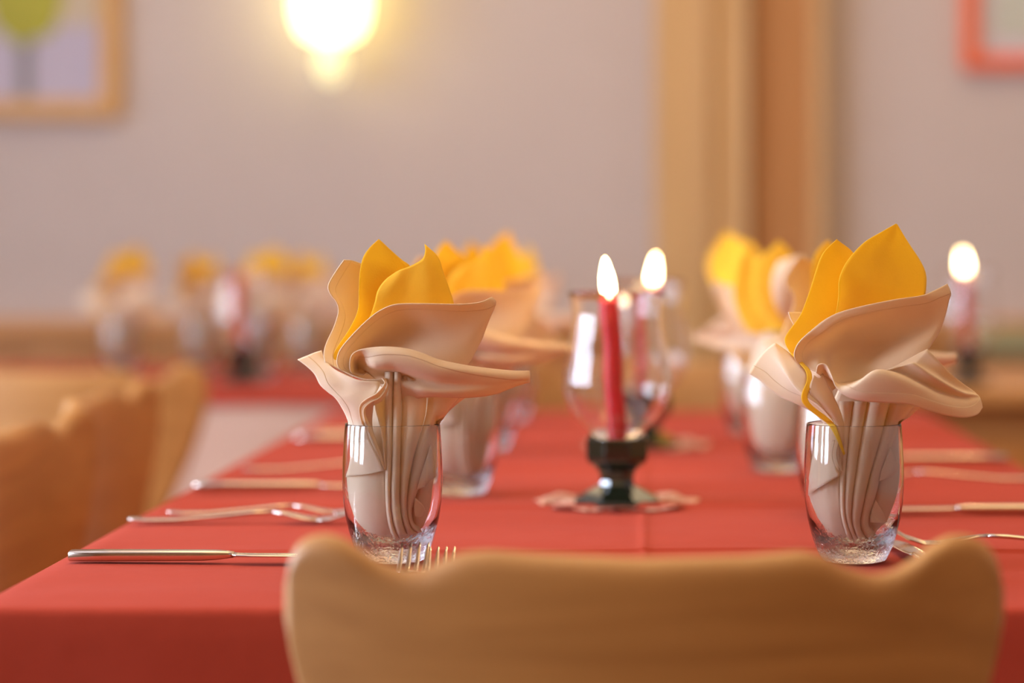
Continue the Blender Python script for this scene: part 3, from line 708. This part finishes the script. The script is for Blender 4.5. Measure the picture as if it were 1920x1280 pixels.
setting(226, 4.45, 'R', 'at the left end of the far left table', sc_=0.93)
setting(376, 4.5, 'L', 'second from left on the far left table', rz=0.25, sc_=0.93)
setting(484, 4.2, 'R', 'beside the unlit candle on the far left table', rz=-0.2, sc_=0.93)
setting(574, 4.55, 'L', 'rightmost on the far left table', sc_=0.93)

# ------------------------------------------------------------------ candle lanterns
def make_lantern():
    root = empty('candle_lantern', (0, 0, 0))
    bm = bmesh.new()
    lathe(bm, [(0, 0), (0.041, 0), (0.0415, 0.004), (0.030, 0.0105), (0.0175, 0.0165), (0.0155, 0.022), (0.0165, 0.026), (0.0185, 0.031), (0.0285, 0.0385), (0.0297, 0.042), (0.0297, 0.0595), (0.027, 0.0600), (0.0255, 0.055), (0, 0.055)], 8, phase=math.pi/8)
    bmesh.ops.bevel(bm, geom=[e for e in bm.edges], offset=0.0008, segments=1, affect='EDGES')
    obj('base', bm, M['black'], root, smooth=False)
    prof = [(0.0235, 0.0562), (0.0262, 0.066), (0.034, 0.073), (0.0432, 0.085), (0.0484, 0.098), (0.0490, 0.108), (0.0478, 0.122), (0.0443, 0.142), (0.0412, 0.160), (0.0402, 0.172), (0.0418, 0.183), (0.0445, 0.1905)]
    inn = [(0.04445, 0.1912), (0.04415, 0.19155), (0.04375, 0.1916), (0.04335, 0.1913)]+[(r-0.0013, z+0.0003) for r, z in prof[::-1]]
    bm = bmesh.new(); lathe(bm, prof+inn, 56, close=True)
    obj('glass_chimney', bm, M['chimney'], root)
    return root
def make_candle(lit=True):
    root = empty('candle', (0, 0, 0))
    bm = bmesh.new()
    pr = [(0, 0.0), (0.0086, 0.0), (0.0090, 0.003)]+[(0.0089+0.0003*math.sin(k*1.3), 0.01+k*0.0095) for k in range(11)]+[(0.0094, 0.119), (0.0082, 0.1215), (0.0085, 0.126), (0.0076, 0.1285), (0.004, 0.1262), (0, 0.1255)]
    lathe(bm, pr, 32)
    for v in bm.verts: v.co.x += -0.055*v.co.z+0.0008*math.sin(v.co.z*90)
    obj('wax_body', bm, M['wax'], root)
    tx = -0.055*0.127
    bm = bmesh.new(); tube(bm, Vector((tx, 0, 0.124)), Vector((tx-0.001, 0, 0.134)), 0.0007, 0.0005, 8)
    obj('wick', bm, M['wick'], root)
    if lit:
        bm = bmesh.new()
        lathe(bm, [(0, 0.1285), (0.0038, 0.131), (0.0058, 0.1365), (0.0063, 0.142), (0.0055, 0.150), (0.0036, 0.158), (0.0016, 0.1645), (0, 0.167)], 20)
        for v in bm.verts: v.co.x += tx-0.004*((v.co.z-0.1285)/0.038)
        obj('flame', bm, M['flame'], root)
    return root
used_l = [None]; used_c = {}
def lantern(px, D, lit, label, clabel, rz=0):
    loc = gpos(px, D)
    if used_l[0] is None: r = used_l[0] = make_lantern()
    else: r = copy_tree(used_l[0])
    r.location = loc; tag(r, label, 'candle holder', 'black-footed glass candle lanterns')
    if lit not in used_c: c = used_c[lit] = make_candle(lit)
    else: c = copy_tree(used_c[lit])
    c.location = loc+Vector((0, 0, 0.0553)); c.rotation_euler = (0, 0, rz); tag(c, clabel, 'candle', 'red candles in the lanterns')
    if lit:
        l = bpy.data.lights.new('candle_glow', 'POINT'); l.energy = 0.35; l.color = (1, 0.6, 0.25); l.shadow_soft_size = 0.006
        o = bpy.data.objects.new('candle_glow', l); C.objects.link(o); o.parent = c; o.location = (-0.008, 0, 0.178)
def doily(px, D, label):
    loc = gpos(px, D); bm = bmesh.new(); N = 96; rings = []
    for i, t in enumerate((0.0, 0.3, 0.55, 0.62, 0.74, 0.84, 0.93, 1.0)):
        if i == 0: rings.append([bm.verts.new((0, 0, 0.0))]); continue
        rings.append([bm.verts.new(((0.073*t*(1+0.03*t*math.cos(16*a)))*math.cos(a), (0.073*t*(1+0.03*t*math.cos(16*a)))*math.sin(a), (0.0 if t < 0.6 else 0.0035*((t-0.6)/0.4)**1.5*(0.7+0.5*math.sin(8*a+1)+0.3*math.sin(3*a)))+(0.0004*(k % 2))))
                      for k, a in enumerate([2*math.pi*q_/N for q_ in range(N)])])
    for k in range(N): bm.faces.new((rings[0][0], rings[1][k], rings[1][(k+1) % N]))
    for i in range(1, len(rings)-1):
        for k in range(N):
            if i == 4 and k % 4 in (1, 2): continue          # lace openings
            if i == 5 and k % 6 in (3,): continue
            bm.faces.new((rings[i][k], rings[i][(k+1) % N], rings[i+1][(k+1) % N], rings[i+1][k]))
    o = obj('doily', bm, M['doily'], None, loc-Vector((0, 0, 0.0006)))
    s = o.modifiers.new('thickness', 'SOLIDIFY'); s.thickness = 0.0003; s.offset = 1
    tag(o, label, 'doily')
lantern(1157, 2.19, True, 'nearest black-footed glass lantern, on a doily mid-table', 'lit red candle in the nearest lantern')
doily(1157, 2.19, 'scalloped pink lace doily under the nearest candle lantern')
lantern(1212, 2.82, True, 'second glass lantern, partly hidden behind the nearest one', 'lit red candle of the second lantern, its flame right of the nearest', rz=math.pi)
doily(1212, 2.82, 'pink doily under the second candle lantern')
lantern(1815, 4.1, True, 'glass lantern on the bare wooden table far right', 'lit red candle far right, above the right napkin', rz=0.5)
lantern(452, 4.1, False, 'blurred glass lantern on the far left table', 'unlit red candle on the far left table')

# ------------------------------------------------------------------ cutlery (along +X, handle end at the origin)
def ring_rect(x, w, t, z, y=0, e=0.35, n=16):
    out = []
    for k in range(n):
        a = 2*math.pi*k/n; c, s = math.cos(a), math.sin(a)
        out.append(Vector((x, y+w/2*math.copysign(abs(c)**e, c), z+t/2*math.copysign(abs(s)**e, s))))
    return out
def make_knife():
    root = empty('knife', (0, 0, 0))
    bm = bmesh.new()
    loft(bm, [ring_rect(x, w_, t_, z_, e=0.45) for x, w_, t_, z_ in ((0, .013, .0066, .0042), (.0008, .0146, .0080, .0042), (.03, .0142, .0082, .0043), (.07, .0132, .0080, .0043), (.098, .0125, .0078, .0043), (.108, .0118, .0070, .0045), (.116, .0092, .0056, .0047), (.121, .0078, .0044, .0047))])
    obj('handle', bm, M['steel'], root)
    bm = bmesh.new()
    loft(bm, [ring_rect(x, w_, t_, z_, y_, e=0.8) for x, w_, t_, z_, y_ in ((.119, .0080, .0042, .0047, 0), (.124, .0130, .0026, .0046, -.001), (.135, .0165, .0021, .0045, -.0015), (.165, .0178, .0019, .0044, -.001), (.195, .0170, .0017, .0042, 0), (.210, .0135, .0014, .0040, .0015), (.219, .0070, .0010, .0038, .0035), (.2215, .002, .0008, .0038, .005))])
    obj('blade', bm, M['steel'], root)
    return root
def make_fork():
    root = empty('fork', (0, 0, 0))
    zf = lambda x: interp([0, .01, .03, .06, .10, .125, .14, .155, .170, .185, .203], [.0032, .0018, .0014, .0030, .0075, .0086, .0055, .0020, .0025, .0075, .0185], x)
    bm = bmesh.new()
    loft(bm, [ring_rect(x, w_, t_, zf(x)+.001, e=.7) for x, w_, t_ in ((0, .008, .0016), (.002, .0140, .0022), (.015, .0175, .0024), (.04, .0145, .0026), (.08, .0090, .0030), (.105, .0065, .0033), (.122, .0066, .0030))])
    obj('handle', bm, M['steel'], root)
    bm = bmesh.new()
    loft(bm, [ring_rect(x, w_, t_, zf(x)+.001, e=.7) for x, w_, t_ in ((.121, .0066, .0030), (.130, .0120, .0024), (.138, .0205, .0021), (.148, .0245, .0020), (.160, .0245, .0020))])
    obj('head', bm, M['steel'], root)
    for j in range(4):
        yy = (j-1.5)*.0060; bm = bmesh.new()
        loft(bm, [ring_rect(x, w_, t_, zf(x)+.001, yy*(1+0.02*k), e=.8, n=10) for k, (x, w_, t_) in enumerate(((.158, .0042, .0020), (.170, .0038, .0020), (.184, .0034, .0019), (.196, .0028, .0016), (.203, .0010, .0008)))])
        obj('tine', bm, M['steel'], root)
    return root
kp = make_knife(); fp = make_fork(); fl = {'knife': True, 'fork': True}
def lay(kind, x, y, rz, label, dz=0.0, ry=0.0, scale=1.0):
    p = kp if kind == 'knife' else fp
    if fl[kind]: o = p; fl[kind] = False
    else: o = copy_tree(p)
    o.location = (x, y, ZT+0.0016+dz); o.rotation_euler = (0, ry, rz); o.scale = (scale,)*3
    tag(o, label, kind, 'stainless %s beside the glasses' % ('knives' if kind == 'knife' else 'forks'))
PI = math.pi
lay('knife', -0.4185, 1.787, 0.0, 'steel knife in sharp focus, left of the left glass')
lay('fork', -0.4265, 2.03, 0.0, 'steel dinner fork lying just behind the sharp knife', scale=1.0)
lay('fork', -0.405, 2.085, 0.02, 'smaller steel fork behind the left dinner fork', scale=0.9)
lay('knife', -0.42, 2.30, 0.0, 'blurred steel knife, second place on the left side')
lay('fork', -0.405, 2.49, 0.0, 'blurred steel fork, second place on the left side')
lay('knife', -0.405, 2.88, 0.0, 'blurred steel knife, third place on the left side')
lay('fork', -0.40, 2.99, 0.0, 'blurred steel fork, third place on the left side')
# end place: forks point away from the chair
lay('fork', (779-VX)*1.742/F, 1.742-0.203*0.98, PI/2, 'steel fork with upright tines showing over the chair back', scale=0.98)
lay('fork', (828-VX)*1.722/F, 1.73-0.203*0.9, PI/2, 'shorter steel fork right of the tines below the left glass', scale=0.9)
lay('knife', (1700-VX)*1.86/F+0.010, 1.665, PI/2+0.09, 'steel knife behind the chair back, beside the right glass')
# right side of the table
lay('fork', 0.392, 1.86, PI-0.03, 'steel fork in focus at the right edge')
lay('knife', 0.398, 2.10, PI, 'steel knife catching yellow light, right of the right glass')
lay('fork', 0.398, 2.39, PI, 'blurred steel fork, second place on the right side')
lay('knife', 0.398, 2.60, PI, 'blurred steel knife, second place on the right side')

# ------------------------------------------------------------------ chairs
CT = [(527,1140),(528,1100),(534,1060),(550,1025),(575,1008),(610,1002),(640,1008),(670,1025),(710,1050),(760,1065),(800,1060),(835,1043),(870,1030),(920,1025),(1000,1030),(1200,1038),(1400,1034),(1500,1026),(1540,1035),(1580,1058),(1630,1074),(1670,1070),(1710,1048),(1745,1020),(1780,1004),(1820,1005),(1855,1022),(1878,1055),(1887,1100),(1889,1140)]
CB = [(527,1140),(534,1200),(553,1280),(590,1400),(640,1520),(710,1680),(790,1860),(850,2150),(900,2165),(1208,2165),(1516,2165),(1566,2150),(1626,1860),(1706,1680),(1776,1520),(1826,1400),(1863,1280),(1882,1200),(1889,1140)]
DC = 1.40
def make_chair():
    root = empty('dining_chair', (0, 0, 0))
    cv = lambda L: ([(p[0]-1208)*DC/F for p in L], [CZ-(p[1]-VY)*DC/F for p in L])
    tx, tz = cv(CT); bx, bz = cv(CB)
    N = 110; R_ = 26; th = 0.011
    u0, u1 = tx[0], tx[-1]
    us = [(u0+u1)/2-(u1-u0)/2*math.cos(math.pi*k/N) for k in range(N+1)]
    bm = bmesh.new(); fr, bk = [], []
    def smooth_i(xs, ys, u): return (interp(xs, ys, u)+interp(xs, ys, min(u1, u+0.002))+interp(xs, ys, max(u0, u-0.002)))/3
    for u in us:
        t_ = smooth_i(tx, tz, u); b_ = smooth_i(bx, bz, u)
        if t_-b_ < 0.002: t_ += 0.001; b_ -= 0.001
        a, b = [], []
        for j in range(R_+1):
            s = 0.5-0.5*math.cos(math.pi*j/R_); z = b_+(t_-b_)*s
            e = min(z-b_, t_-z); eu = min(u-u0, u1-u); e = min(e, eu*2.0)
            r = 0.0105
            hh = th*math.sqrt(max(0, 1-(1-min(1, e/r))**2)) if e < r else th
            cy = -0.034*(1-(u/0.21)**2)+0.10*max(0, (z-0.46))*0 
            a.append(bm.verts.new((u, cy-hh, z))); b.append(bm.verts.new((u, cy+hh, z)))
        fr.append(a); bk.append(b)
    for g, fl_ in ((fr, 0), (bk, 1)):
        for i in range(N):
            for j in range(R_):
                f = (g[i][j], g[i+1][j], g[i+1][j+1], g[i][j+1]); bm.faces.new(f if not fl_ else f[::-1])
    bmesh.ops.remove_doubles(bm, verts=bm.verts, dist=0.00005)
    obj('backrest', bm, M['chair'], root)
    bm = bmesh.new(); out = []
    pts = [(-0.17, 0.0), (-0.21, 0.2), (-0.215, 0.36), (-0.18, 0.40), (0, 0.415), (0.18, 0.40), (0.215, 0.36), (0.21, 0.2), (0.17, 0.0), (0.15, -0.03), (0, -0.045), (-0.15, -0.03)]
    loft(bm, [[Vector((x*s, 0.18+(y-0.18)*s, z)) for x, y in pts] for s, z in ((0.94, 0.430), (0.99, 0.434), (1.0, 0.442), (1.0, 0.452), (0.99, 0.458), (0.95, 0.4605))])
    obj('seat', bm, M['chair'], root)
    for x, y, dx, dy in ((-0.13, 0.03, -0.06, -0.07), (0.13, 0.03, 0.06, -0.07), (-0.15, 0.32, -0.05, 0.06), (0.15, 0.32, 0.05, 0.06)):
        bm = bmesh.new(); tube(bm, Vector((x, y, 0.432)), Vector((x+dx, y+dy, 0.0)), 0.021, 0.014, 18)
        obj('leg', bm, M['chair'], root)
    return root
cp = make_chair(); first = [True]
def chair(x, y, rz, label, group='wooden chairs around the tables'):
    if first[0]: o = cp; first[0] = False
    else: o = copy_tree(cp)
    o.location = (x, y, 0); o.rotation_euler = (0, 0, rz); tag(o, label, 'chair', group)
    return o
chair((1208-VX)*DC/F, 1.415, 0, 'large blurred wooden chair back with scrolled top in the foreground')
chair(-0.575, 2.33, -PI/2, 'wooden chair at the left side, nearest the sharp knife')
chair(-0.61, 2.84, -PI/2, 'wooden chair at the left side, second from the front')
chair(0.60, 2.33, PI/2, 'wooden chair at the right side of the long table, nearer')
chair(0.60, 2.86, PI/2, 'wooden chair at the right side of the long table, farther')
chair(0.03, 3.60, PI, 'wooden chair at the far end of the long table')
chair(-0.815, 3.42, 0, 'wooden chair in front of the far left table, its back to us')
chair(1.05, 3.85, 0, 'wooden chair before the bare table at far right')
